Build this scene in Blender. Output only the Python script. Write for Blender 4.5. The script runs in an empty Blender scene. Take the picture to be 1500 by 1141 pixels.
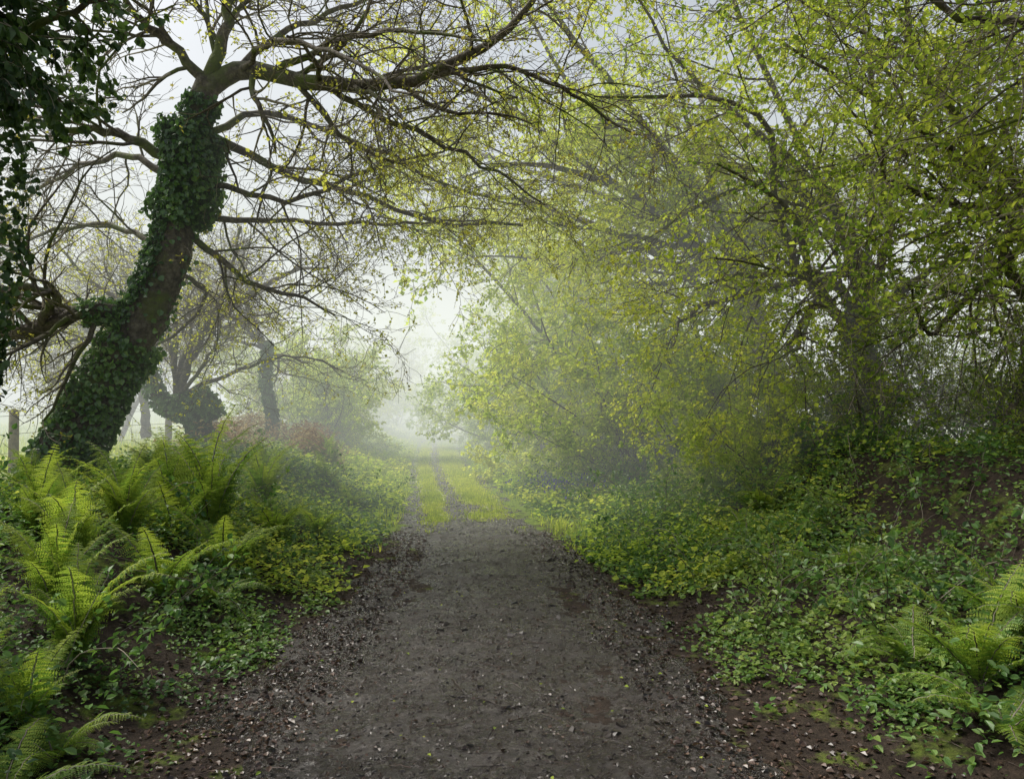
import bpy, math, random
import numpy as np
from mathutils import Vector, Euler
rng=np.random.default_rng(11)
scene=bpy.context.scene
F=1167.0
def W(px,py,d): return np.array([(px-750)/F*d, d, 1.6+(590-py)/F*d])
def sm(a,b,x):
    t=np.clip((np.asarray(x,float)-a)/(b-a),0,1); return t*t*(3-2*t)
_sn=[(rng.normal(size=2),rng.uniform(0,6.28)) for _ in range(14)]
def sn(x,y):
    s=0
    for i,(k,p) in enumerate(_sn): s=s+np.sin(x*k[0]+y*k[1]+p+ 1.3*np.sin(x*k[1]*.6-y*k[0]*.7+i))
    return s/5.0
def nrm(v): return v/np.maximum(np.linalg.norm(v,axis=-1,keepdims=True),1e-9)
# ---------------------------------------------------------------- terrain
YS=[-30,2,3.4,4.6,7.2,11.7,16,20.7,31,37,45,60,75,100,200]
CS=[-.1,-.17,-.17,-.14,-.23,-.68,-1.25,-1.86,-2.9,-3.05,-2.7,-1.0,3,12,50]
def cx(y):
    y=np.asarray(y,float); return (np.interp(y-1,YS,CS)+np.interp(y,YS,CS)+np.interp(y+1,YS,CS))/3
def hw(y): return np.interp(y,[-10,2,3.4,7.2,11.7,20,60],[1.55,1.5,1.42,1.18,.98,.86,.86])
def z0(y): return np.interp(y,[-50,30,45,60,90,700],[0,0,.3,1.0,1.6,3])
def H(x,y):
    x=np.asarray(x,float);y=np.asarray(y,float)
    u=x-cx(y);w=hw(y)
    L=np.clip(-u-w,0,None);R=np.clip(u-w,0,None)
    bh=np.interp(y,[0,9,14,22],[.85,.85,.6,.4])
    z=z0(y)+.60*sm(.1,2.4,L)+.12*np.exp(-((L-3.5)/.9)**2)-.22*sm(5,8,L)
    z=z+.26*sm(.05,1.9,R)+bh*sm(1.7,2.9,R)-.7*sm(4.5,9,R)+.14*sm(.6,1.6,R)*np.interp(y,[0,5,8],[1,1,0])
    z=z+.05*sn(x*1.7,y*1.7)*sm(0,.8,np.maximum(L,R))+.022*sn(x*6,y*6)*sm(0,.5,np.maximum(L,R))
    z=z+.5*sn(x*.06,y*.06)*sm(8,60,np.maximum(L,R))
    z=z+.012*sn(x*2.2,y*1.3)
    return z
def PZ(u,y):
    c=cx(y);w=hw(y); x=c+u
    e=sm(w-.28,w+.16,np.abs(u)+.14*sn(x*3.3,y*3.3)+.08*sn(x*13,y*13))
    rut=-.014*(np.exp(-((u-.68)/.2)**2)+np.exp(-((u+.68)/.2)**2))
    return H(x,y)+.022+rut+.010*sn(x*3,y*2.2)+.009*sn(x*11,y*9)+.005*sn(x*41+3,y*41)-.06*e
# ---------------------------------------------------------------- mesh helpers
class MB:
    def __init__(s): s.v=[];s.f=[];s.r=[];s.m=[];s.s=[];s.n=0
    def add(s,v,f,r=None,mi=0,smooth=False):
        v=v.reshape(-1,3);f=f.reshape(-1,4)
        s.v.append(v);s.f.append(f+s.n);s.n+=len(v)
        s.r.append(np.zeros(len(f)) if r is None else r)
        s.m.append(np.full(len(f),mi,np.int32)); s.s.append(np.full(len(f),smooth))
    def mesh(s,name,mats):
        v=np.concatenate(s.v);f=np.concatenate(s.f);r=np.concatenate(s.r)
        me=bpy.data.meshes.new(name)
        me.vertices.add(len(v));me.vertices.foreach_set("co",v.astype(np.float32).ravel())
        me.loops.add(len(f)*4);me.loops.foreach_set("vertex_index",f.astype(np.int32).ravel())
        me.polygons.add(len(f));me.polygons.foreach_set("loop_start",np.arange(0,len(f)*4,4,dtype=np.int32))
        for m in mats: me.materials.append(m)
        me.polygons.foreach_set("material_index",np.concatenate(s.m))
        me.update(calc_edges=True)
        me.polygons.foreach_set("use_smooth",np.concatenate(s.s))
        a=me.attributes.new("rnd",'FLOAT','FACE');a.data.foreach_set("value",r.astype(np.float32))
        return me
def link(name,me,parent=None,loc=None,rotz=0,scale=1):
    o=bpy.data.objects.new(name,me);scene.collection.objects.link(o)
    if parent: o.parent=parent
    if loc is not None: o.location=loc
    o.rotation_euler=(0,0,rotz);o.scale=(scale,)*3 if np.isscalar(scale) else scale
    return o
def tubes(mb,P,R,sides,mi=0):
    B,n,_=P.shape
    T=nrm(np.gradient(P,axis=1));mt=nrm(P[:,-1]-P[:,0])
    a=nrm(np.cross(mt,nrm(rng.normal(size=(B,3)))))[:,None,:]
    N=nrm(np.cross(T,np.broadcast_to(a,T.shape)));Bn=np.cross(T,N)
    th=np.arange(sides)*2*np.pi/sides
    V=P[:,:,None,:]+R[:,:,None,None]*(np.cos(th)[None,None,:,None]*N[:,:,None,:]+np.sin(th)[None,None,:,None]*Bn[:,:,None,:])
    idx=np.arange(B*n*sides).reshape(B,n,sides);nx=np.roll(idx,-1,axis=2)
    f=np.stack([idx[:,:-1],nx[:,:-1],nx[:,1:],idx[:,1:]],-1)
    mb.add(V,f,np.repeat(rng.random(B),(n-1)*sides),mi,True)
def leaves(mb,pos,d,up,size,width=1.0,mi=0,simple=False,rnd=None,curl=1.0,ns=1.1):
    n=len(pos); 
    if n==0: return
    d=nrm(d);X=nrm(np.cross(d,up));Z=np.cross(X,d)
    size=np.broadcast_to(size,(n,))
    if simple: L=np.array([[0,0,0],[.4,.45,.1],[0,1,-.08],[-.4,.45,.1]])
    else: L=np.array([[0,0,0],[.34,.24,.1],[.33,.62,.09],[0,1,-.12],[-.33,.62,.09],[-.34,.24,.1]])
    V=pos[:,None,:]+size[:,None,None]*(L[None,:,0,None]*width*X[:,None]+L[None,:,1,None]*d[:,None]+curl*L[None,:,2,None]*Z[:,None])
    b=np.arange(n)[:,None]*len(L)
    r=rng.random(n) if rnd is None else rnd
    r=np.clip(.5+.85*(r-.5)+.32*sn(pos[:,0]*ns+pos[:,2]*ns*.8,pos[:,1]*ns-pos[:,2]*ns*.7),0,1)
    if simple: mb.add(V,b+np.array([[0,1,2,3]]),r,mi)
    else: mb.add(V,np.stack([b+np.array([[0,1,2,3]]),b+np.array([[0,3,4,5]])],1),np.repeat(r,2),mi)
def resample(pts,rads,n,noise=.02):
    pts=np.array(pts,float);k=len(pts)
    ext=np.vstack([2*pts[0]-pts[1],pts,2*pts[-1]-pts[-2]])
    t=np.linspace(0,k-1-1e-6,n);i=t.astype(int);f=(t-i)[:,None]
    p0,p1,p2,p3=ext[i],ext[i+1],ext[i+2],ext[i+3]
    P=.5*((2*p1)+(-p0+p2)*f+(2*p0-5*p1+4*p2-p3)*f**2+(-p0+3*p1-3*p2+p3)*f**3)
    j=rng.normal(size=P.shape)*noise;j[0]=0
    return P+j, np.interp(np.linspace(0,1,n),np.linspace(0,1,len(rads)),rads)
def grow(P,R,k,L,ang,n,wander,trop,tmin=.15,rr=.55,flat=.8,taper=.35,bias=None,rmin=.0022):
    B,m,_=P.shape
    t=tmin+(1-tmin)*(np.arange(k)[None]+rng.random((B,k)))/k*.995
    x=t*(m-1);i=np.clip(x.astype(int),0,m-2);f=x-i;bi=np.arange(B)[:,None]
    pos=P[bi,i]*(1-f[...,None])+P[bi,i+1]*f[...,None]
    T=nrm(P[bi,i+1]-P[bi,i]);r=R[bi,i]*(1-f)+R[bi,i+1]*f
    rv=rng.normal(size=T.shape)*np.array([1,1,flat])
    if bias is not None: rv=rv+np.array(bias)
    pe=nrm(np.cross(np.cross(T,rv),T))
    a=np.radians(rng.uniform(ang[0],ang[1],t.shape))[...,None]
    d=nrm(np.cos(a)*T+np.sin(a)*pe)
    Ln=rng.uniform(L[0],L[1],t.shape)*(1.15-.45*t)
    pos=pos.reshape(-1,3);d=d.reshape(-1,3);Ln=Ln.ravel();r0=np.maximum(r.ravel()*rr,rmin)
    return walk(pos,d,Ln,r0,n,wander,trop,taper,rmin*.8)
def walk(pos,d,Ln,r0,n,wander,trop,taper,rmin=.002):
    out=[pos];p=pos;d=d.copy()
    tr=np.array(trop) if not np.isscalar(trop) else np.array([0,0,trop])
    for s in range(n-1):
        d=nrm(d+rng.normal(size=d.shape)*wander+tr)
        p=p+d*(Ln/(n-1))[:,None];out.append(p)
    P=np.stack(out,1);R=np.maximum(r0[:,None]*np.linspace(1,taper,n)[None],rmin)
    return P,R
def twig_leaves(mb,P,k,size,droop=.3,spread=.8,tip=0.,simple=False,width=1.,mi=0,off=.01,keep=1.):
    B,m,_=P.shape
    if keep<1:
        c=P[:,0];kk=(sn(c[:,0]*1.1+c[:,2]*.9,c[:,1]*1.1-c[:,2]*.8)*.5+rng.normal(size=B)*.25)>(.5-keep)*1.3
        P=P[kk];B=len(P)
    if B==0:return
    t=tip+(1-tip)*rng.random((B,k))*.999
    x=t*(m-1);i=np.clip(x.astype(int),0,m-2);f=(x-i)[...,None];bi=np.arange(B)[:,None]
    pos=P[bi,i]*(1-f)+P[bi,i+1]*f;T=nrm(P[bi,i+1]-P[bi,i])
    d=nrm(T*.7+rng.normal(size=T.shape)*spread+np.array([0,0,-droop]))
    up=nrm(rng.normal(size=T.shape)*.6+np.array([0,0,1.]))
    rt=np.clip(np.repeat(rng.random(B),k)*.5+rng.random(B*k)*.5,0,1)
    pos=(pos+d*off).reshape(-1,3)
    leaves(mb,pos,d.reshape(-1,3),up.reshape(-1,3),rng.uniform(size*.5,size*1.3,B*k),width,mi,simple,rt)
# ---------------------------------------------------------------- materials
def newmat(name):
    m=bpy.data.materials.new(name);m.use_nodes=True;nt=m.node_tree;nt.nodes.clear();return m,nt
def N(nt,t,**kw):
    n=nt.nodes.new(t)
    for k,v in kw.items():
        if k.startswith('i_'):
            n.inputs[int(k[2:])].default_value=v
        else: setattr(n,k,v)
    return n
def ramp(nt,fac,stops):
    r=nt.nodes.new('ShaderNodeValToRGB');e=r.color_ramp.elements
    while len(e)<len(stops): e.new(.5)
    for q,(p,c) in zip(e,stops): q.position=p;q.color=(*c,1)
    nt.links.new(fac,r.inputs[0]);return r.outputs[0]
def noise(nt,scale,detail=4,rough=.6,vec=None):
    n=nt.nodes.new('ShaderNodeTexNoise');n.inputs['Scale'].default_value=scale;n.inputs['Detail'].default_value=detail;n.inputs['Roughness'].default_value=rough
    if vec is None:
        g=nt.nodes.new('ShaderNodeNewGeometry');vec=g.outputs['Position']
    nt.links.new(vec,n.inputs['Vector']);return n.outputs[0]
def math_(nt,op,a,b=None,clamp=False):
    n=nt.nodes.new('ShaderNodeMath');n.operation=op;n.use_clamp=clamp
    for i,v in enumerate((a,b)):
        if v is None: continue
        if isinstance(v,(int,float)): n.inputs[i].default_value=v
        else: nt.links.new(v,n.inputs[i])
    return n.outputs[0]
def mixc(nt,f,a,b,mode='MIX'):
    n=nt.nodes.new('ShaderNodeMix');n.data_type='RGBA';n.blend_type=mode
    for i,v in ((0,f),(6,a),(7,b)):
        if isinstance(v,(int,float)): n.inputs[i].default_value=v
        elif isinstance(v,tuple): n.inputs[i].default_value=(*v,1)
        else: nt.links.new(v,n.inputs[i])
    return n.outputs[2]
def attr(nt,name):
    a=nt.nodes.new('ShaderNodeAttribute');a.attribute_name=name;return a.outputs['Fac']
def leafmat(name,stops,trans=.45,gloss=0.,rough=.45):
    m,nt=newmat(name)
    stops=[(p,(q[0],q[1],q[2]+.06*q[1])) for p,q in stops]
    f=attr(nt,'rnd');c=ramp(nt,f,stops)
    ct=ramp(nt,f,[(p,(min(q[0]*1.38,.88),min(q[1]*1.38,.88),q[2]*.95)) for p,q in stops])
    p=N(nt,'ShaderNodeBsdfDiffuse');nt.links.new(c,p.inputs[0])
    t=N(nt,'ShaderNodeBsdfTranslucent');nt.links.new(ct,t.inputs[0])
    mx=N(nt,'ShaderNodeMixShader',i_0=trans);nt.links.new(p.outputs[0],mx.inputs[1]);nt.links.new(t.outputs[0],mx.inputs[2])
    out=mx.outputs[0]
    if gloss>0:
        g=N(nt,'ShaderNodeBsdfGlossy');g.inputs['Roughness'].default_value=rough
        m2=N(nt,'ShaderNodeMixShader',i_0=gloss);nt.links.new(out,m2.inputs[1]);nt.links.new(g.outputs[0],m2.inputs[2]);out=m2.outputs[0]
    o=N(nt,'ShaderNodeOutputMaterial');nt.links.new(out,o.inputs[0]);return m
def solid(name,color_fn,rough=.8,bump=None,bstr=.4,bdist=.02,spec=.3):
    m,nt=newmat(name);p=N(nt,'ShaderNodeBsdfPrincipled')
    nt.links.new(color_fn(nt),p.inputs['Base Color']);p.inputs['Specular IOR Level'].default_value=spec
    if callable(rough): nt.links.new(rough(nt),p.inputs['Roughness'])
    else: p.inputs['Roughness'].default_value=rough
    if bump:
        b=N(nt,'ShaderNodeBump');b.inputs['Strength'].default_value=bstr;b.inputs['Distance'].default_value=bdist
        nt.links.new(bump(nt),b.inputs['Height']);nt.links.new(b.outputs[0],p.inputs['Normal'])
    o=N(nt,'ShaderNodeOutputMaterial');nt.links.new(p.outputs[0],o.inputs[0]);return m
M_bark=solid('bark',lambda nt:mixc(nt,ramp(nt,noise(nt,2.2,4),[(.5,(0,0,0)),(.62,(1,1,1))]),ramp(nt,noise(nt,14,5,.7),[(.3,(.035,.028,.022)),(.5,(.12,.10,.08)),(.75,(.30,.265,.22))]),(.12,.15,.035)),.85,lambda nt:noise(nt,22,5,.7),.9,.03)
m,nt=newmat('twig_bark');d_=N(nt,'ShaderNodeBsdfDiffuse');nt.links.new(ramp(nt,attr(nt,'rnd'),[(.1,(.10,.085,.065)),(.9,(.32,.28,.225))]),d_.inputs[0]);o_=N(nt,'ShaderNodeOutputMaterial');nt.links.new(d_.outputs[0],o_.inputs[0]);M_twig=m
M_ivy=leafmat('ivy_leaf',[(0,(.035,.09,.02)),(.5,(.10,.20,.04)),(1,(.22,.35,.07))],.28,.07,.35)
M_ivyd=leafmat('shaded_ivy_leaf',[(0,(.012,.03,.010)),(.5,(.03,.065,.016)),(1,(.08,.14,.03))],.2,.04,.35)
G_oak=leafmat('oak_leaf',[(0,(.30,.25,.05)),(.45,(.47,.46,.07)),(1,(.54,.59,.09))],.5)
G_haz=leafmat('hazel_leaf',[(0,(.19,.30,.035)),(.42,(.50,.58,.06)),(1,(.78,.79,.11))],.54)
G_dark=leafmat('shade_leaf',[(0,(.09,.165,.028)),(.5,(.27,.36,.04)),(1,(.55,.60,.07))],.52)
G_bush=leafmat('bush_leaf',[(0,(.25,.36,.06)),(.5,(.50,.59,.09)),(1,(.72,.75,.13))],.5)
G_fern=leafmat('fern_frond',[(0,(.06,.13,.02)),(.5,(.15,.26,.03)),(1,(.36,.44,.045))],.42,.02)
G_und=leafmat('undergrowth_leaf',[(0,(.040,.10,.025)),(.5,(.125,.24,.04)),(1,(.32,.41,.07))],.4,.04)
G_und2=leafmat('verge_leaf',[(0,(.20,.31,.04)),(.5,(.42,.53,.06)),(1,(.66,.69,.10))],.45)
G_grass=leafmat('grass_blade',[(0,(.26,.35,.03)),(.5,(.44,.51,.05)),(1,(.62,.64,.09))],.45)
G_lit=leafmat('dead_leaf',[(0,(.020,.013,.009)),(.5,(.052,.033,.024)),(1,(.14,.09,.062))],.15,.05,.35)
G_brk=leafmat('dead_bracken',[(0,(.20,.12,.06)),(.5,(.37,.25,.14)),(1,(.52,.42,.26))],.35)
def ground_col(nt):
    lat=attr(nt,'lat')
    n1=noise(nt,3.5,5,.65);n2=noise(nt,18,5,.7)
    soil=ramp(nt,n2,[(.3,(.018,.013,.010)),(.55,(.046,.033,.025)),(.75,(.09,.063,.045))])
    moss=ramp(nt,n2,[(.3,(.07,.12,.015)),(.7,(.24,.32,.04))])
    far=ramp(nt,noise(nt,.5,5),[(.3,(.32,.40,.11)),(.7,(.45,.50,.17))])
    y=N(nt,'ShaderNodeSeparateXYZ');g=N(nt,'ShaderNodeNewGeometry');nt.links.new(g.outputs['Position'],y.inputs[0])
    fy=math_(nt,'MULTIPLY',math_(nt,'SUBTRACT',y.outputs[1],8.),.15,True)
    mk=math_(nt,'ADD',math_(nt,'MULTIPLY',fy,.45),n1)
    c=mixc(nt,ramp(nt,mk,[(.55,(0,0,0)),(.72,(1,1,1))]),soil,moss)
    fl=math_(nt,'MULTIPLY',math_(nt,'SUBTRACT',lat,4.6),.6,True)
    return mixc(nt,fl,c,far)
M_ground=solid('earth_and_grass',ground_col,.9,lambda nt:noise(nt,25,7,.7),.8,.05,.2)
def path_col(nt):
    v=N(nt,'ShaderNodeTexVoronoi');v.inputs['Scale'].default_value=38
    g=N(nt,'ShaderNodeNewGeometry');nt.links.new(g.outputs['Position'],v.inputs['Vector'])
    stone=ramp(nt,v.outputs['Color'],[(.25,(.020,.015,.013)),(.6,(.060,.048,.042)),(.92,(.16,.142,.13))])
    dirt=ramp(nt,noise(nt,9,7,.7),[(.3,(.014,.0095,.0075)),(.7,(.064,.045,.036))])
    c=mixc(nt,ramp(nt,noise(nt,60,3),[(.42,(0,0,0)),(.57,(1,1,1))]),dirt,stone)
    c=mixc(nt,ramp(nt,noise(nt,1.6,5,.65),[(.42,(0,0,0)),(.64,(.8,.8,.8))]),c,ramp(nt,noise(nt,26,5,.7),[(.3,(.010,.007,.0055)),(.7,(.046,.031,.023))]))
    gm=math_(nt,'ADD',attr(nt,'grass'),math_(nt,'MULTIPLY',math_(nt,'SUBTRACT',noise(nt,6,5),.5),1.5))
    gm=ramp(nt,gm,[(.42,(0,0,0)),(.6,(1,1,1))])
    green=ramp(nt,noise(nt,30,4),[(.3,(.22,.28,.03)),(.7,(.46,.50,.06))])
    edge=ramp(nt,math_(nt,'ADD',attr(nt,'edge'),math_(nt,'MULTIPLY',math_(nt,'SUBTRACT',noise(nt,5,5),.5),1.2)),[(.2,(0,0,0)),(.7,(1,1,1))])
    c=mixc(nt,edge,c,ramp(nt,noise(nt,22,6,.7),[(.3,(.012,.009,.007)),(.55,(.034,.024,.018)),(.75,(.075,.05,.037))]))
    return mixc(nt,gm,c,green)
M_path=solid('wet_gravel_dirt',path_col,lambda nt:ramp(nt,noise(nt,2.6,8,.8),[(.46,(.08,)*3),(.57,(.45,)*3)]),lambda nt:noise(nt,45,8,.8),1.,.03,.8)
M_stone=solid('slate_stone',lambda nt:ramp(nt,attr(nt,'rnd'),[(0,(.018,.014,.012)),(.6,(.050,.041,.036)),(1,(.12,.106,.097))]),.38,None,spec=.45)
M_wood=solid('weathered_wood',lambda nt:ramp(nt,noise(nt,12,6),[(.3,(.14,.115,.075)),(.7,(.32,.27,.19))]),.85,lambda nt:noise(nt,40,4),.6,.01)
M_wire=solid('rusty_wire',lambda nt:ramp(nt,noise(nt,12,2),[(.3,(.08,.07,.06)),(.7,(.15,.13,.12))]),.6)
# ---------------------------------------------------------------- ground sheet
def axis(parts):
    out=[]
    for a,b,n in parts: out+=list(np.linspace(a,b,n,endpoint=False))
    return np.array(out+[parts[-1][1]])
def gridmesh(name,X,Y,Z,mat,attrs):
    ny,nx=X.shape;mb=MB();idx=np.arange(nx*ny).reshape(ny,nx)
    f=np.stack([idx[:-1,:-1],idx[:-1,1:],idx[1:,1:],idx[1:,:-1]],-1)
    mb.add(np.stack([X,Y,Z],-1),f,None,0,True);me=mb.mesh(name,[mat])
    for k,a in attrs.items():
        at=me.attributes.new(k,'FLOAT','POINT');at.data.foreach_set("value",a.astype(np.float32).ravel())
    return link(name,me)
gx=axis([(-900,-60,12),(-60,-14,30),(-14,-6,40),(-6,6,220),(6,14,40),(14,60,30),(60,900,12)])
gy=axis([(-60,-6,12),(-6,1.5,30),(1.5,14,240),(14,50,150),(50,140,60),(140,1500,20)])
X,Y=np.meshgrid(gx,gy);u=X-cx(Y)
Zg=H(X,Y);
gridmesh('ground',X,Y,Zg,M_ground,{'lat':np.abs(u)-hw(Y)})
py=axis([(-6,1.5,40),(1.5,8,480),(8,16,280),(16,40,240),(40,110,140)])
pu=np.linspace(-1,1,150);U,PY=np.meshgrid(pu,py);UU=U*(hw(PY)+.3)
ptx=cx(PY)+UU
wob=.06*sn(PY*1.3,PY*.4)
gr=sm(9.8,12.6,PY+1.3*sn(ptx*2.6,PY*1.2))*np.maximum(np.exp(-((UU-.30-wob)/.33)**4),np.exp(-((UU+.45-wob)/.20)**4))
gr=gr*(1-.5*sm(36,48,PY))
ed=sm(-.5,.1,np.abs(UU)-hw(PY))
gridmesh('dirt_path',ptx,PY,PZ(UU,PY)+rng.normal(size=PY.shape)*.0026,M_path,{'lat':np.abs(UU)-hw(PY),'grass':gr,'edge':ed})
def scatter_path(n,ymin,ymax,pw=1.7,over=.25):
    y=ymin+(ymax-ymin)*rng.random(n)**pw;u=rng.uniform(-1,1,n)*(hw(y)+over);return cx(y)+u,y,u
n=20000;x,y,u=scatter_path(n,1.8,18,1.6,.15);z=PZ(u,y)
cube=np.array([[-1,-1,-1],[1,-1,-1],[1,1,-1],[-1,1,-1],[-1,-1,1],[1,-1,1],[1,1,1],[-1,1,1]],float)*.5
cf=np.array([[0,3,2,1],[4,5,6,7],[0,1,5,4],[1,2,6,5],[2,3,7,6],[3,0,4,7]])
s=rng.uniform(.004,.018,n)*(1+1.8*(rng.random(n)>.98));sh=np.stack([rng.uniform(.8,1.8,n),rng.uniform(.6,1.2,n),rng.uniform(.2,.5,n)],-1)
V=cube[None]*(1-.45*(cube[None,:,2:3]>0)*np.array([1,1,0]))+rng.normal(size=(n,8,3))*.13
V=V*(s[:,None]*sh)[:,None,:]
a=rng.uniform(0,6.28,n);ca,sa=np.cos(a),np.sin(a)
V=np.stack([V[...,0]*ca[:,None]-V[...,1]*sa[:,None],V[...,0]*sa[:,None]+V[...,1]*ca[:,None],V[...,2]+V[...,0]*rng.normal(size=(n,1))*.2],-1)
V+=np.stack([x,y,z+s*.05],-1)[:,None,:]
mb=MB();mb.add(V,(np.arange(n)[:,None,None]*8+cf[None]),np.repeat(rng.random(n)**1.5,6));link('gravel',mb.mesh('gravel',[M_stone]))
def lit(n,xs,ys,zs,mb,size=(.012,.038)):
    az=rng.uniform(0,6.28,n);d=np.stack([np.cos(az),np.sin(az),rng.normal(size=n)*.2],-1)
    up=nrm(np.stack([rng.normal(size=n)*.35,rng.normal(size=n)*.35,np.ones(n)],-1))
    leaves(mb,np.stack([xs,ys,zs+.008],-1),d,up,rng.uniform(*size,n),1.1,0,curl=1.6,ns=3)
mb=MB();n=13000
y=1.8+8*rng.random(n)**1.6;side=np.where(rng.random(n)<.45,-1,1);off=np.where(side>0,rng.gamma(2.,.5,n),rng.gamma(2.,.35,n))-.6
x=cx(y)+side*(hw(y)+off);lit(n,x,y,np.maximum(H(x,y),PZ(x-cx(y),y)),mb)
x,y,u=scatter_path(4000,1.8,12,1.5,0);lit(4000,x,y,PZ(u,y),mb,(.008,.025))
link('leaf_litter',mb.mesh('leaf_litter',[G_lit]))
mb=MB();n=120
x,y,u=scatter_path(n,2.,12,1.4,.2);az=rng.uniform(0,6.28,n)
leaves(mb,np.stack([x,y,PZ(u,y)+.012],-1),np.stack([np.cos(az),np.sin(az),rng.normal(size=n)*.15],-1),nrm(rng.normal(size=(n,3))*.25+[0,0,1]),rng.uniform(.012,.028,n),1.,0)
link('fallen_green_leaves',mb.mesh('fallen_green_leaves',[G_und2]))
mb=MB();n=500
x,y,u=scatter_path(n,2.2,10,1.4,.9);z=np.maximum(H(x,y),PZ(u,y))+.012
a=rng.uniform(0,6.28,n)
P,R=walk(np.stack([x,y,z],-1),np.stack([np.cos(a),np.sin(a),np.zeros(n)],-1),rng.uniform(.04,.25,n),rng.uniform(.0012,.003,n),5,.15,0,.5,.001)
P[:,:,2]=np.maximum(H(P[:,:,0],P[:,:,1]),PZ(P[:,:,0]-cx(P[:,:,1]),P[:,:,1]))+.008;tubes(mb,P,R,4);link('fallen_twigs',mb.mesh('fallen_twigs',[G_lit]))
# ---------------------------------------------------------------- undergrowth
def plants(n,x,y,hgt,lsize,m,mb,mats=0,width=1.1,rad=.1,simple=False):
    z=H(x,y);h=hgt*rng.uniform(.25,1.,n)
    t=rng.random((n,m));az=rng.uniform(0,6.28,(n,m))
    rr=rad*rng.random((n,m))
    pos=np.stack([x[:,None]+rr*np.cos(az),y[:,None]+rr*np.sin(az),z[:,None]+h[:,None]*t],-1)
    d=np.stack([np.cos(az),np.sin(az),rng.uniform(-.5,.6,(n,m))],-1)
    up=nrm(rng.normal(size=(n,m,3))*.4+np.array([0,0,1.]))
    sz=np.repeat(lsize*rng.uniform(.5,1.3,n),m)*rng.uniform(.7,1.2,n*m)
    rd=np.repeat(rng.random(n),m)*.6+rng.random(n*m)*.4
    leaves(mb,pos.reshape(-1,3),d.reshape(-1,3),up.reshape(-1,3),sz,width,mats,simple,rd,ns=1.6)
mb=MB()
def side_pts(n,side,ymin,ymax,pw,tmax,shape=1.,thr=.28):
    y=ymin+(ymax-ymin)*rng.random(n)**pw;t=tmax*rng.random(n)**shape
    x=cx(y)+side*(hw(y)+t)
    k=(sn(x*2.3,y*2.3)*.5+t*1.3+rng.normal(size=n)*.3)>thr
    if side>0: k&=~((x>3.0+.3*sn(y*2,x))&(x<4.3)&(y>4.8)&(y<8.)&(rng.random(n)<.65))
    return x[k],y[k],t[k]
for side,cnt in ((1,9500),(-1,8000)):
    x,y,t=side_pts(cnt,side,2.0,15,1.5,3.4,thr=.15)
    k=(y>6.5)|(sn(x*3.1+5,y*3.1)+rng.normal(size=len(x))*.3>-.15);x=x[k];y=y[k];t=t[k]
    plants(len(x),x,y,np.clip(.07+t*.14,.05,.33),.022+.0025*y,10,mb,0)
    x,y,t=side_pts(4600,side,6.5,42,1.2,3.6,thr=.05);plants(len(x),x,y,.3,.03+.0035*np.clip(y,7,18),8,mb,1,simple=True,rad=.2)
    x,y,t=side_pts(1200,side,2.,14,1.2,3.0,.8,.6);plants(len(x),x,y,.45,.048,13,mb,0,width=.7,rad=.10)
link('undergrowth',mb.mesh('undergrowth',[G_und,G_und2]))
mb=MB()
for side,n in ((1,300),(-1,90)):
    x,y,t=side_pts(n,side,4.3 if side>0 else 3,13,1.1,3.2,1.,.75)
    n=len(x);a=rng.uniform(0,6.28,n)
    P,R=walk(np.stack([x,y,H(x,y)],-1),nrm(np.stack([np.cos(a)*.5,np.sin(a)*.5,np.ones(n)],-1)),rng.uniform(.4,1.0,n),np.full(n,.0035),10,.12,-.13,.5,.0015)
    tubes(mb,P,R,4,1)
    P2,R2=grow(P,R,k=4,L=(.1,.3),ang=(30,70),n=4,wander=.1,trop=-.02,tmin=.3,rr=.6,rmin=.0012);tubes(mb,P2,R2,3,1)
    twig_leaves(mb,P2,6,.045,spread=.8,droop=.1);twig_leaves(mb,P,7,.045,spread=.9,tip=.25)
link('brambles',mb.mesh('brambles',[G_und,M_twig]))
def blades(mb,x,y,z,h,w,lean=.35):
    n=len(x);az=rng.uniform(0,6.28,n);d=nrm(np.stack([np.cos(az)*lean*rng.random(n)*2,np.sin(az)*lean*rng.random(n)*2,np.ones(n)],-1))
    up=nrm(np.stack([np.cos(az),np.sin(az),np.zeros(n)+.1],-1))
    leaves(mb,np.stack([x,y,z],-1),d,up,h,w,0,simple=True)
mb=MB()
for side,n in ((-1,26000),(1,26000)):
    y=8.5+35*rng.random(n)**1.2;t=2.6*rng.random(n)**1.1;x=cx(y)+side*(hw(y)-.10+t);k=(sn(x*2,y*2)+rng.normal(size=n)*.4+(y-12)*.12)>.0
    x=x[k];y=y[k];blades(mb,x,y,H(x,y)-.02,rng.uniform(.06,.2,len(x)),.10,.6)
n=24000;y=rng.uniform(8,60,n);x=-7.8-rng.random(n)**1.6*16;blades(mb,x,y,H(x,y)-.02,rng.uniform(.1,.28,n),.2)
link('verge_grass',mb.mesh('verge_grass',[G_grass]))
mb=MB();n=50000;y=9.6+27*rng.random(n)**1.4;u=np.where(rng.random(n)<.62,.30+rng.normal(size=n)*.18,-.45+rng.normal(size=n)*.11)
x=cx(y)+u;k=(sn(x*2.6,y*1.2)*1.3+rng.normal(size=n)*.4+(y-11.3)*1.)>0;x=x[k];y=y[k];u=u[k];blades(mb,x,y,PZ(u,y)-.005,rng.uniform(.015,.06,len(x)),.35,.7)
link('path_grass',mb.mesh('path_grass',[G_grass]))
mb=MB();cl=[(-4.9,13.5,.7),(-3.7,14.8,.5),(-5.3,16,1.),(-4.3,17.2,.8),(-6.2,19,1.2)]
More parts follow.
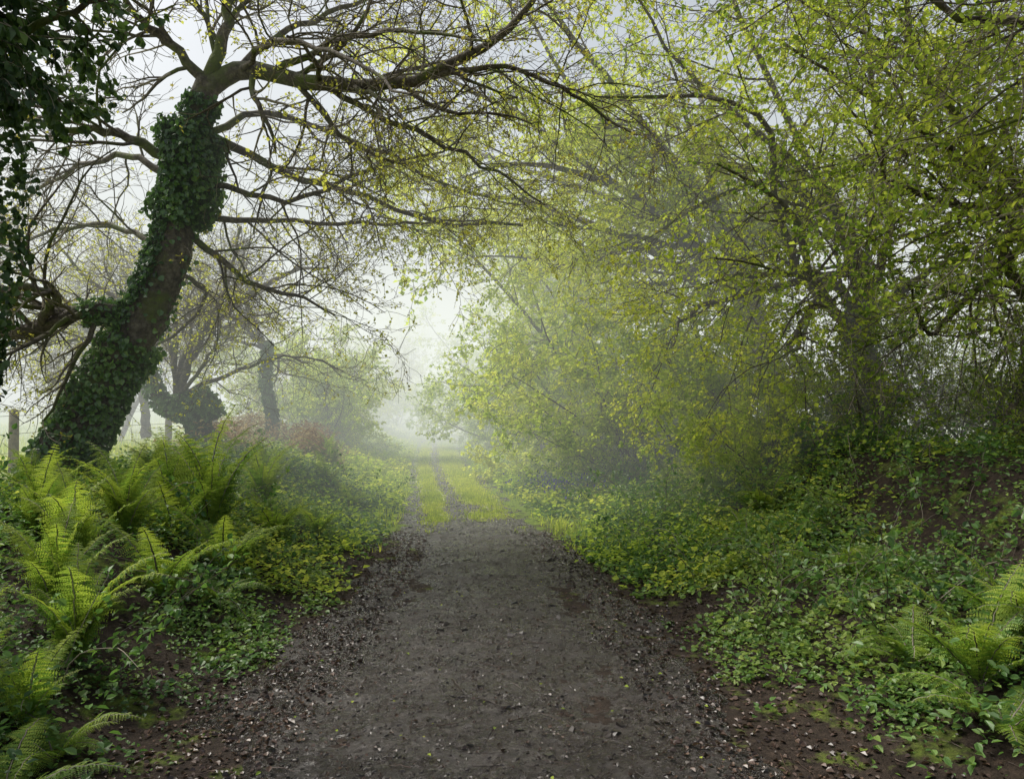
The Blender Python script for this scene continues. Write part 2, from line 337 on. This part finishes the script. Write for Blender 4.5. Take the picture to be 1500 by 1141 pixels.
for bx,by,br in cl:
    n=1500;x=bx+rng.normal(size=n)*br*.5;y=by+rng.normal(size=n)*br*.7;z=H(x,y)+rng.random(n)*.65*np.exp(-((x-bx)/br)**2)
    d=rng.normal(size=(n,3));d[:,2]*=.5;leaves(mb,np.stack([x,y,z],-1),d,nrm(rng.normal(size=(n,3))*.5+[0,0,1]),rng.uniform(.05,.15,n),.35,0,simple=True)
link('dead_bracken',mb.mesh('dead_bracken',[G_brk]))
# ---------------------------------------------------------------- ferns
def fern_mesh(name,nf,L,upright,seed):
    global rng
    rng=np.random.default_rng(seed);mb=MB()
    for i in range(nf):
        az=6.283*i/nf+rng.normal()*.3;l=L*rng.uniform(.5,1.15);el=upright+rng.normal()*.16
        m=26;p=np.zeros(3);P=[p];a=el;cv=rng.uniform(.6,1.4)
        for s in range(m-1):
            a-=(.02+.065*s/m)*(1.25 if upright<1.2 else .9)*cv;az+=rng.normal()*.012
            p=p+l/m*np.array([math.cos(a)*math.cos(az),math.cos(a)*math.sin(az),math.sin(a)]);P.append(p)
        P=np.array(P)+rng.normal(size=(m,3))*.002
        tubes(mb,P[None],np.linspace(.005,.0015,m)[None],4,1)
        T=nrm(np.gradient(P,axis=0));side=np.array([-math.sin(az),math.cos(az),0]);nup=nrm(np.cross(T,side));nup=np.where(nup[:,2:3]<0,-nup,nup)
        for sg in (-1,1):
            k=28;t=np.linspace(.12,.985,k)+rng.normal(size=k)*.004;t=np.clip(t,.1,.99);xi=t*(m-1);ii=np.clip(xi.astype(int),0,m-2);f=(xi-ii)[:,None]
            base=P[ii]*(1-f)+P[ii+1]*f;TT=T[ii];UU_=nup[ii]
            plen=(l*.165*np.minimum(1,(t/.35)**.8)*np.clip((1.02-t)/.6,0,1)**.8+.004)*rng.uniform(.82,1.1,k)
            pd=nrm(side*sg+TT*.35+rng.normal(size=(k,3))*.13+UU_*.12+np.array([0,0,-.14]))
            q=8;s=np.linspace(.08,1,q)
            lp=base[:,None]+pd[:,None]*(plen[:,None]*s[None])[...,None]-np.array([0,0,1])*(plen[:,None]*s[None]**2*.26)[...,None]
            for s2 in (-1,1):
                ld=nrm(TT[:,None]*s2*.9+pd[:,None]*.55+rng.normal(size=(k,q,3))*.08)
                ls=(plen[:,None]*.15*(1.1-s[None]*.8)+.002)
                rd=np.full(k*q,rng.random()*.7)+rng.random(k*q)*.2+.15*np.repeat(t,q)
                leaves(mb,lp.reshape(-1,3),ld.reshape(-1,3),np.broadcast_to(UU_[:,None],(k,q,3)).reshape(-1,3),ls.ravel()*1.45,.75,0,simple=True,rnd=rd)
    return mb.mesh(name,[G_fern,M_twig])
fu=[fern_mesh('fern_a',16,.92,1.40,1),fern_mesh('fern_b',12,.78,1.22,2),fern_mesh('fern_c',11,.66,.9,3)]
rng=np.random.default_rng(77)
ferns=[(-2.7,7.2,0,1.35),(-2.35,6.5,1,1.0),(-3.1,6.4,0,1.0),(-2.45,8.3,1,1.),(-3.3,7.7,0,1.),(-2.9,9.3,0,1.),(-4.0,8.8,0,.7),(-3.4,10.8,0,.95),(-4.5,10.5,1,.8),
(-2.4,4.4,0,.8),(-2.75,4.8,0,.9),(-2.3,3.8,1,.8),(-3.0,5.5,0,1.0),(-3.6,6.,0,.9),(-2.6,3.8,0,.8),(-2.05,3.2,2,.8),(-4.2,7.0,0,.8),(-3.8,5.2,0,.85),(-3.2,4.3,0,.8),(-2.9,12.5,1,.9),(-3.3,14.5,0,.9),
(-2.05,3.6,2,.75),(-2.5,5.7,1,.95),(-2.15,8.9,1,.75),(-2.4,3.1,1,.75),(-2.4,11.6,1,.75),(-2.2,6.0,2,.8),(-2.9,6.9,1,1.),
(2.25,3.85,1,.9),(2.6,4.1,1,1.),(2.15,4.3,2,.95),(2.75,3.8,2,1.1),(2.15,3.5,2,.9),(2.3,7.8,2,1.1),(2.7,8.6,1,1.),(1.95,9.2,2,.9),(2.2,11.,1,.9),(1.7,12.5,1,.9),(1.85,6.9,2,.8),(2.5,6.,2,.95),(2.5,9.9,1,.9)]
for fx,fy,ty,sc in ferns:
    o=link('fern',fu[ty],None,(fx,fy,float(H(fx,fy))+(.02 if fx>0 and fy<5 else -.02)),0,sc*rng.uniform(.92,1.1));o.rotation_euler=(rng.normal()*.08,rng.normal()*.08,rng.uniform(0,6.28))
# ---------------------------------------------------------------- trees
def ivy(mb,P,R,n,thick=.1,size=.07,lo=0,hi=1,bare=None):
    m=len(P);t=lo+(hi-lo)*rng.random(n)*.999;x=t*(m-1);i=np.clip(x.astype(int),0,m-2);f=(x-i)[:,None]
    c=P[i]*(1-f)+P[i+1]*f;T=nrm(P[i+1]-P[i]);r=R[i]*(1-f[:,0])+R[i+1]*f[:,0]
    a=rng.uniform(0,6.28,n);A=nrm(np.cross(T,[.1,1,.05]));B=np.cross(T,A);o=A*np.cos(a)[:,None]+B*np.sin(a)[:,None]
    cl=np.clip(.5+.7*sn(c[:,2]*3+a*1.0,a*1.5+c[:,2]),0.05,1.4)
    k=np.ones(n,bool)
    if bare is not None: k=~bare(t,a,o)
    pos=c+o*(r+.015+thick*cl*rng.random(n))[:,None]
    d=nrm(o*.5+rng.normal(size=(n,3))*.45+[0,0,-.7]);up=nrm(o+rng.normal(size=(n,3))*.35)
    rd=np.clip(rng.random(n)*.7+.3*cl,0,1)
    leaves(mb,pos[k],d[k],up[k],rng.uniform(size*.6,size*1.2,k.sum()),1.35,0,rnd=rd[k])
def tree(name,trunks,limbs,lv,leaf,leafmat_,ivyspec=None,sides=8,ivm=None):
    e=bpy.data.objects.new(name,None);scene.collection.objects.link(e)
    mb=MB()
    for pts,rads in trunks:
        P,R=resample(pts,rads,26,.012);R=R*(1+.06*rng.normal(size=26));tubes(mb,P[None],R[None],16)
    LP=[];LR=[]
    for pts,rads in limbs:
        P,R=resample(pts,rads,16,.02);LP.append(P);LR.append(R)
    P=np.array(LP);R=np.array(LR);tubes(mb,P,R,sides)
    lm=MB();k=0
    for i,c in enumerate(lv):
        P,R=grow(P,R,**c);tubes(mb,P,R,5 if i==0 else (4 if i==1 else 3),1 if i>0 else 0)
        if i in leaf: twig_leaves(lm,P,**leaf[i]);k=1
    link('branches',mb.mesh(name+'_branches',[M_bark,M_twig]),e)
    if k: link('foliage',lm.mesh(name+'_foliage',[leafmat_]),e)
    if ivyspec:
        im=MB()
        for pts,rads,n,kw in ivyspec:
            P_,R_=resample(pts,rads,26,.0);ivy(im,P_,R_,n,**kw)
        link('ivy',im.mesh(name+'_ivy',[ivm or M_ivy]),e)
    return e
tp=[W(80,745,9),W(100,660,9),W(150,570,9),W(205,475,9),W(243,385,9),W(266,290,9),W(274,200,9),W(302,118,9)]
tr=[.40,.32,.26,.23,.205,.18,.155,.13]
def wl(*a): return [W(*q) for q in a]
limbs=[(wl((296,130,9),(345,100,9),(400,104,8.8),(470,121,8.6),(550,123,8.4),(620,110,8.2),(690,72,8),(745,35,7.8),(800,-20,7.6)),[.12,.10,.08,.06,.045,.025]),
(wl((195,470,9),(150,452,8.8),(90,468,8.6),(30,485,8.5),(-90,480,8.4)),[.10,.085,.07,.05]),
(wl((60,472,8.5),(80,440,8.4),(50,422,8.3),(0,425,8.2),(-80,400,8)),[.05,.05,.045,.03]),
(wl((300,120,9),(322,60,9),(335,-20,9),(370,-140,9.2)),[.09,.07,.05,.03]),
(wl((272,205,9),(340,212,9.3),(420,255,9.6),(500,272,9.8),(620,320,10),(770,330,10)),[.06,.045,.03,.018]),
(wl((262,240,9),(170,192,8.7),(80,185,8.5),(-40,140,8.3)),[.07,.045,.03,.02]),
(wl((275,340,9),(320,375,9.2),(370,415,9.3),(430,430,9.4),(488,462,9.4)),[.045,.035,.025,.012]),
(wl((275,215,9),(380,165,9.6),(520,205,10),(660,270,10.3),(760,300,10.5)),[.05,.035,.022,.012]),
(wl((300,120,9),(245,60,8.8),(190,10,8.6),(120,-90,8.4)),[.07,.05,.035,.02]),
(wl((340,100,9),(420,40,9.2),(520,0,9.4),(640,-60,9.6)),[.05,.035,.025,.015]),
(wl((258,260,9),(170,225,9.3),(70,265,9.8),(-30,330,10)),[.045,.035,.022,.01]),
(wl((400,105,8.8),(480,62,8.2),(590,40,7.6),(720,60,7)),[.045,.03,.02,.01]),
(wl((620,110,8.2),(740,95,8),(840,135,8),(930,200,8)),[.035,.025,.02,.01]),
(wl((262,310,9),(400,322,9.6),(560,325,10),(700,318,10.2)),[.045,.03,.02,.01]),
(wl((250,370,9),(160,330,9.6),(60,340,10),(-40,400,10.5)),[.04,.03,.02,.01]),
(wl((345,100,9),(400,60,8),(500,80,7.2),(600,140,6.5)),[.035,.028,.02,.01]),
(wl((240,385,9),(300,440,10),(200,520,11),(60,560,12)),[.03,.025,.02,.01]),
(wl((270,260,9),(420,290,9.2),(560,240,9.4),(700,200,9.5)),[.04,.03,.02,.01]),
(wl((470,121,8.6),(560,170,8.6),(680,220,8.8),(800,300,9)),[.04,.03,.02,.01]),
]
lvo=[dict(k=14,L=(.9,2.0),ang=(30,65),n=9,wander=.17,trop=-.01,tmin=.15,rr=.42),
     dict(k=7,L=(.4,.95),ang=(30,65),n=7,wander=.17,trop=-.01,rr=.6),
     dict(k=5,L=(.15,.42),ang=(30,65),n=4,wander=.2,trop=.02,rr=.7,rmin=.003)]
tree('ivy_clad_oak_tree',[(tp,tr)],limbs,lvo,{2:dict(k=4,size=.038,tip=.6,spread=.9,droop=.1,keep=.64,simple=True)},G_oak,
 [(tp,tr,10500,dict(thick=.08,size=.065,lo=0,hi=.97,bare=lambda t,a,o:((o[:,0]>-.1)&(t>.40)&(t<.66)&(rng.random(len(t))<.93))|((t>.80)&(rng.random(len(t))<.5)))),
  ([tp[4],tp[5],tp[6],tp[7]],[.2,.24,.19,.13],3600,dict(thick=.26,size=.065,lo=.22,hi=.75)),
  (limbs[1][0],[.1,.09,.08,.06],500,dict(thick=.05,size=.06,lo=0,hi=.4))])
t2=wl((300,690,13),(294,640,13),(284,608,13),(262,578,13));r2=[.19,.15,.14,.11]
st=wl((284,608,13),(240,592,13),(218,548,13),(206,520,13))
def fan(p,n,L,lean,spread,r,up=.0,seg=9,wander=.14,trop=0.,taper=.25):
    d=nrm(rng.normal(size=(n,3))*spread+np.array(lean));P,R=walk(np.repeat(np.array(p)[None],n,0),d,rng.uniform(L[0],L[1],n),np.full(n,r)*rng.uniform(.6,1,n),seg,wander,trop,taper)
    return [(P[i],list(R[i])) for i in range(n)]
l2=[(wl((262,578,13),(268,530,13),(300,480,13),(350,440,13.2),(420,400,13.5),(480,390,13.8)),[.09,.07,.045,.02]),
(wl((262,578,13),(290,500,12.6),(330,420,12.2),(350,330,12)),[.07,.05,.03,.02]),
(wl((210,525,13),(190,460,13),(120,400,13),(60,330,13)),[.07,.04,.03,.01]),
(wl((262,578,13),(350,540,13),(430,520,13),(500,540,13)),[.04,.03,.02,.01]),
(wl((215,545,13),(150,500,12.5),(80,500,12),(0,540,12)),[.04,.03,.02,.01])]
l2+=fan(W(262,578,13),4,(2,3.4),(0,0,1.),.5,.05,trop=.02)
lvh=[dict(k=11,L=(.8,1.7),ang=(30,70),n=8,wander=.2,trop=0,tmin=.2,rr=.42),
     dict(k=7,L=(.35,.85),ang=(30,70),n=6,wander=.2,trop=0,rr=.6,rmin=.004),
     dict(k=4,L=(.15,.4),ang=(30,70),n=4,wander=.2,trop=0,rr=.7,rmin=.0035)]
tree('forked_hawthorn_tree',[(t2,r2),(st,[.12,.10,.09,.06])],l2,lvh,{2:dict(k=2,size=.05,tip=.6,keep=.45,simple=True)},G_oak,
 [(t2,r2,1800,dict(thick=.07,size=.07,lo=0,hi=1)),(st,[.12,.10,.09,.06],1200,dict(thick=.09,size=.07)),
  ([W(308,612,13),W(300,590,13),W(288,572,13)],[.1,.12,.08],1200,dict(thick=.15,size=.07))])
t3=wl((400,655,17),(397,600,17),(388,550,17),(393,500,17));r3=[.10,.08,.075,.07]
tree('slender_hawthorn_tree',[(t3,r3)],fan(W(391,510,17),8,(1.8,3.0),(-.15,0,.8),.5,.05,trop=.0),lvh,{2:dict(k=2,size=.06,tip=.5,simple=True,keep=.5)},G_oak,[(t3,r3,1500,dict(thick=.04,size=.07,hi=1))])
t4=wl((215,640,19),(212,590,19),(205,550,19),(215,510,19))
tree('field_hawthorn_tree',[(t4,[.12,.1,.09,.07])],fan(W(212,540,19),11,(2.,4.2),(0,0,.7),.6,.06),lvh,{2:dict(k=2,size=.06,tip=.5,simple=True,keep=.5)},G_oak)
t5=[np.array([-3.9,3.9,.6]),np.array([-3.8,3.9,2.]),np.array([-3.5,4.,3.2]),np.array([-3.2,4.1,4.4]),np.array([-2.8,4.2,5.4])]
e5=fan((-3.4,4.,3.45),10,(.9,1.7),(.6,.05,.32),.3,.04)
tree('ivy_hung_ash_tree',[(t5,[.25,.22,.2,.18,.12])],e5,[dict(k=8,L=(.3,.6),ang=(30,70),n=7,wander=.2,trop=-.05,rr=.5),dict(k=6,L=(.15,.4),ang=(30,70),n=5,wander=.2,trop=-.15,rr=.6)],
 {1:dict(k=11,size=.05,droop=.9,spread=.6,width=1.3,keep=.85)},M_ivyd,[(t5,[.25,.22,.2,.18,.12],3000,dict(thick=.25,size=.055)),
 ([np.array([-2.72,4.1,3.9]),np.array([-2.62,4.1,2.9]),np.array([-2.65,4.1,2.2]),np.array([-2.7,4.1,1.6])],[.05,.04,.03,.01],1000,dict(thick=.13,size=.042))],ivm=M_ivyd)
# ---------------------------------------------------------------- right hand trees
lvz=[dict(k=12,L=(1.,2.1),ang=(25,65),n=8,wander=.14,trop=-.02,tmin=.15,rr=.42,flat=.6),
     dict(k=8,L=(.45,1.),ang=(25,65),n=6,wander=.16,trop=-.03,rr=.55,flat=.5),
     dict(k=5,L=(.18,.42),ang=(30,65),n=4,wander=.18,trop=-.03,rr=.7,flat=.5)]
def arch(b,tip,h,r,jit=.3):
    b=np.array(b,float);tip=np.array(tip,float);m1=b+(tip-b)*.22+[0,0,h*.55];m2=b+(tip-b)*.6+[0,0,h*.45]
    m1=m1+rng.normal(size=3)*jit*.6;m2=m2+rng.normal(size=3)*jit
    return ([b,m1,m2,tip],[r,r*.7,r*.45,r*.15])
def gz(x,y): return float(H(x,y))
def rtree(name,bx,by,trunk_h,r,tips,mat,lf,extra=[],ivn=0):
    b=np.array([bx,by,gz(bx,by)-.1]);top=b+[rng.normal()*.15-.1,rng.normal()*.1,trunk_h]
    tk=[([b,b*.7+top*.3+rng.normal(size=3)*.05,b*.3+top*.7+rng.normal(size=3)*.05,top],[r*1.35,r,r*.9,r*.7])]
    lb=[arch(b+(top-b)*rng.uniform(.7,1.),t,h,r*.38) for t,h in tips]+extra
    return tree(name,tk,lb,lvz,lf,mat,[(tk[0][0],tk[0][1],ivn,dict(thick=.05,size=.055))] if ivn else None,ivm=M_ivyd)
lfb={1:dict(k=4,size=.055,spread=.9,keep=.82,simple=True),2:dict(k=8,size=.06,spread=.9,keep=.85,simple=True)}
lfc={1:dict(k=3,size=.05,spread=.9,keep=.68,simple=True),2:dict(k=6,size=.05,spread=.9,keep=.68,simple=True)}
rtree('arching_oak_tree',4.3,13.0,2.4,.25,[((-1.6,11.5,6.6),1.2),((-2.2,14,5.4),1.6),((0,10.5,7.6),1.),((-.6,15.5,4.5),1.4),((.6,12,4.3),1.2),((2,10,6),1.),((-.2,13,8.8),1.),((3,15,8.5),.5),((1.5,16,7),1),((-1.9,17,7.5),1.5),((1.2,11,5.4),1.4),((1.8,13.5,3.6),1.),((-.8,12.5,5.2),1.3)],G_haz,lfb)
rtree('hazel_tree',4.35,9.7,1.9,.19,[((.9,8.8,5.0),1.),((1.3,9.5,6.8),.8),((2.1,8,4.),.8),((3.3,7.5,5.5),.5),((2.2,9.6,8),.5),((1.6,10.6,3.7),1.2),((2.2,8.8,2.9),1.),((2.,10,2.3),.9),((3.2,8.6,2.2),.6),((5.6,9,3.2),.5)],G_haz,lfc,ivn=700)
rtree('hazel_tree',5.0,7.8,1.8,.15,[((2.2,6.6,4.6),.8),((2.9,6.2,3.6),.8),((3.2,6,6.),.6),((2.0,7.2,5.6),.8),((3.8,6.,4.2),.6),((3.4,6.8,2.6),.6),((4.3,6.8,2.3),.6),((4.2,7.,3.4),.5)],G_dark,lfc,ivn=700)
rtree('field_maple_tree',5.2,4.3,1.6,.13,[((1.5,4.9,5.0),.8),((.9,4.6,6.),.8),((2.2,4.3,4.1),.7),((1.9,5.4,4.4),.9),((2.9,4.9,3.3),.5),((.2,5.2,5.5),1.2),((3,4,3.6),.5)],G_dark,{2:dict(k=4,size=.04,spread=.9,keep=.6)})
def template(name,nst,L,r,lean,spread,lv,lf,mat):
    mb=MB();lm=MB()
    fs=fan((0,0,0),nst,L,lean,spread,r,seg=16,wander=.07,trop=.015)
    P=np.array([a for a,b in fs]);R=np.array([b for a,b in fs])
    P[:,:,:2]+=rng.normal(size=(nst,1,2))*.12;tubes(mb,P,R,6)
    for i,c in enumerate(lv):
        P,R=grow(P,R,**c);tubes(mb,P,R,4 if i==0 else 3,1)
        if i in lf: twig_leaves(lm,P,**lf[i])
    return mb.mesh(name+'_branches',[M_bark,M_twig]),lm.mesh(name+'_foliage',[mat])
lvs=[dict(k=10,L=(.6,1.2),ang=(30,75),n=6,wander=.15,trop=-.02,tmin=.05,rr=.5,flat=.7),
     dict(k=6,L=(.3,.7),ang=(30,70),n=4,wander=.18,trop=-.02,rr=.6,rmin=.004),
     dict(k=3,L=(.15,.3),ang=(30,70),n=3,wander=.18,trop=0,rr=.7,rmin=.0035)]
lfs={1:dict(k=6,size=.07,simple=True),2:dict(k=10,size=.075,simple=True,spread=1.)}
B1=[template('shrub%d'%i,14,(2.,3.6),.03,(0,0,.7),.55,lvs,lfs,G_bush) for i in range(3)]
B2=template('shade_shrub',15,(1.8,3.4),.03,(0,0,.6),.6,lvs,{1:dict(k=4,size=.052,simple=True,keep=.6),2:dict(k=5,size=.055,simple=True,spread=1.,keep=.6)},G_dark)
lvt=[dict(k=11,L=(1.,2.2),ang=(30,70),n=6,wander=.15,trop=-.02,tmin=.2,rr=.45,flat=.7),
     dict(k=7,L=(.5,1.1),ang=(30,70),n=5,wander=.18,trop=-.02,rr=.6,rmin=.006),
     dict(k=4,L=(.25,.5),ang=(30,70),n=3,wander=.18,trop=0,rr=.7,rmin=.005)]
T1=[template('tallhazel%d'%i,8,(5.,7.8),.07,(0,0,1.),.36,lvt,{1:dict(k=4,size=.10,simple=True),2:dict(k=6,size=.11,simple=True,spread=1.,keep=.85)},G_haz) for i in range(2)]
T2=[template('bareash%d'%i,6,(5.,7.5),.09,(0,0,1.),.3,lvt,{2:dict(k=2,size=.09,simple=True,keep=.6)},G_oak)for i in range(1)]
def put(name,tmp,x,y,s,leanx=0,leany=0):
    e=bpy.data.objects.new(name,None);scene.collection.objects.link(e);e.location=(x,y,gz(x,y)-.1)
    e.rotation_euler=(Euler((leany,leanx,0)).to_matrix()@Euler((0,0,rng.uniform(0,6.28))).to_matrix()).to_euler()
    e.scale=(s,s,s*rng.uniform(.9,1.1))
    for nm,me in zip(('branches','foliage'),tmp): link(nm,me,e)
for i,(dx,y,s) in enumerate([(3.2,11.0,.75),(2.7,13.2,.95),(2.6,16.,1.),(2.5,19.5,1.1),(2.4,24,1.2),(2.3,28.5,1.2),(2.2,33,1.2),(2.1,38,1.25),(3.0,9.6,.45)]):
    put('hedge_shrub',B1[i%3],float(cx(y))+float(hw(y))+dx-.6,y,s*.98,-.1)
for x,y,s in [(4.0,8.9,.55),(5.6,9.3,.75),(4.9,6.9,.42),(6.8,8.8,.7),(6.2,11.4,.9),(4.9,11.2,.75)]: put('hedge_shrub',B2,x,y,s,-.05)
for i,(dx,y,s) in enumerate([(4.,19,1.),(3.9,26,1.),(3.9,34,1.),(3.6,46,1.)]):
    put('hazel_tree',T1[i%2],float(cx(y))+dx,y,s,-.2)
for i,(dx,y,s) in enumerate([(-3.0,21.5,1.15),(-4.8,25,1.3),(-3.5,33,1.1),(-3.5,42,1.1)]):
    put('hawthorn_bush',B1[(i+1)%3],float(cx(y))+dx,y,s*.9,.05)
for i,(dx,y,s) in enumerate([(-5.4,40,.8),(-5,54,.9)]):
    put('hazel_tree',T1[i%2],float(cx(y))+dx,y,s,.05)
for i,(x,y,s) in enumerate([(-12,24,.9),(-9.5,31,.85),(-18,34,1.),(-6.5,60,1.),(-5.4,37,.7)]):
    put('ash_tree',T2[0],x,y,s)
# ---------------------------------------------------------------- fence
e=bpy.data.objects.new('wire_fence',None);scene.collection.objects.link(e)
mb=MB();tops=[]
for y in np.arange(6.6,48,2.7):
    x=-7.5 if y<24 else -7.5-.02*(y-24);z=gz(x,y)
    P=np.array([[x,y,z-.2],[x,y,z+.6],[x+rng.normal()*.02,y,z+.92],[x+rng.normal()*.02,y,z+.96]]);tubes(mb,P[None],np.array([[.075,.073,.07,.012]]),8);tops.append((x,y,z))
link('posts',mb.mesh('posts',[M_wood]),e)
mb=MB();tops=np.array(tops)
for h in (.3,.58,.85): 
    P=tops+[0.06,0,h];tubes(mb,P[None],np.full((1,len(P)),.004),4)
link('wires',mb.mesh('wires',[M_wire]),e)
M_blue=leafmat('bluebell_petal',[(0,(.10,.09,.42)),(1,(.2,.17,.6))],.3)
mb=MB();n=260;y=rng.normal(13.2,.9,n);x=cx(y)+hw(y)+.7+rng.normal(size=n)*.3;z=H(x,y)+rng.uniform(.22,.4,n)
d=rng.normal(size=(n,3))*.4+[0,0,-1];leaves(mb,np.stack([x,y,z],-1),d,nrm(rng.normal(size=(n,3))),.04,.9);link('bluebells',mb.mesh('bluebells',[M_blue]))
# ---------------------------------------------------------------- fog (homogeneous self-lit banks)
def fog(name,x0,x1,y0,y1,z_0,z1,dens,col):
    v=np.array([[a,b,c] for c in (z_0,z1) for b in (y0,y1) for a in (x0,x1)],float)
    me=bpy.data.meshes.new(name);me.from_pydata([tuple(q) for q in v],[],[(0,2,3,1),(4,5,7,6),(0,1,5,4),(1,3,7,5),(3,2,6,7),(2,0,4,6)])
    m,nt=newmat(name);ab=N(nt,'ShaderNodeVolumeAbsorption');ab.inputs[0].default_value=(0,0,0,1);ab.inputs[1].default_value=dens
    em=N(nt,'ShaderNodeEmission');em.inputs[0].default_value=(*col,1);em.inputs[1].default_value=dens  # emission stands in for daylight scattered inside the fog
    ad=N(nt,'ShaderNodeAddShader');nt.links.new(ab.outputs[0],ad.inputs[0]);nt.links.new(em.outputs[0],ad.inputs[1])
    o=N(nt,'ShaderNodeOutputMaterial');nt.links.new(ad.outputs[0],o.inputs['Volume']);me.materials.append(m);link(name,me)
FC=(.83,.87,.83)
fog('glowing_fog_bank',-400,400,8.5,22,-4,12,.023,FC)
fog('glowing_fog_bank',-400,400,22.01,500,-4,12.,.042,FC)
fog('glowing_fog_bank',-9,5,27,76,-3,7.,.034,(1.18,1.22,1.08))  # brighter emissive box, added to put a pale glow in the lane centre
# ---------------------------------------------------------------- light
el,az=math.radians(50),math.radians(-58)
S=Vector((math.sin(az)*math.cos(el),math.cos(az)*math.cos(el),math.sin(el)))
sd=bpy.data.lights.new('sun','SUN');sd.energy=5.0;sd.angle=math.radians(25);sd.color=(1,.96,.87)
so=bpy.data.objects.new('sun',sd);scene.collection.objects.link(so);so.rotation_euler=S.to_track_quat('Z','Y').to_euler()
w=bpy.data.worlds.new('World');scene.world=w;w.use_nodes=True;nt=w.node_tree;bg=nt.nodes['Background']
sk=nt.nodes.new('ShaderNodeTexSky');sk.sky_type='NISHITA';sk.sun_disc=False;sk.sun_elevation=el;sk.sun_rotation=az;sk.dust_density=4;sk.air_density=1.2
hs=nt.nodes.new('ShaderNodeHueSaturation');hs.inputs['Saturation'].default_value=.5;nt.links.new(sk.outputs[0],hs.inputs['Color'])
nt.links.new(hs.outputs[0],bg.inputs[0]);bg.inputs[1].default_value=.14
scene.view_settings.view_transform='Standard';scene.view_settings.look='None';scene.view_settings.exposure=0
cd=bpy.data.cameras.new('camera');cd.lens=28;cd.sensor_width=36;cd.clip_end=3000;cd.clip_start=.05
co=bpy.data.objects.new('camera',cd);scene.collection.objects.link(co);co.location=(0,0,1.6);co.rotation_euler=(math.radians(91.0),0,0);scene.camera=co
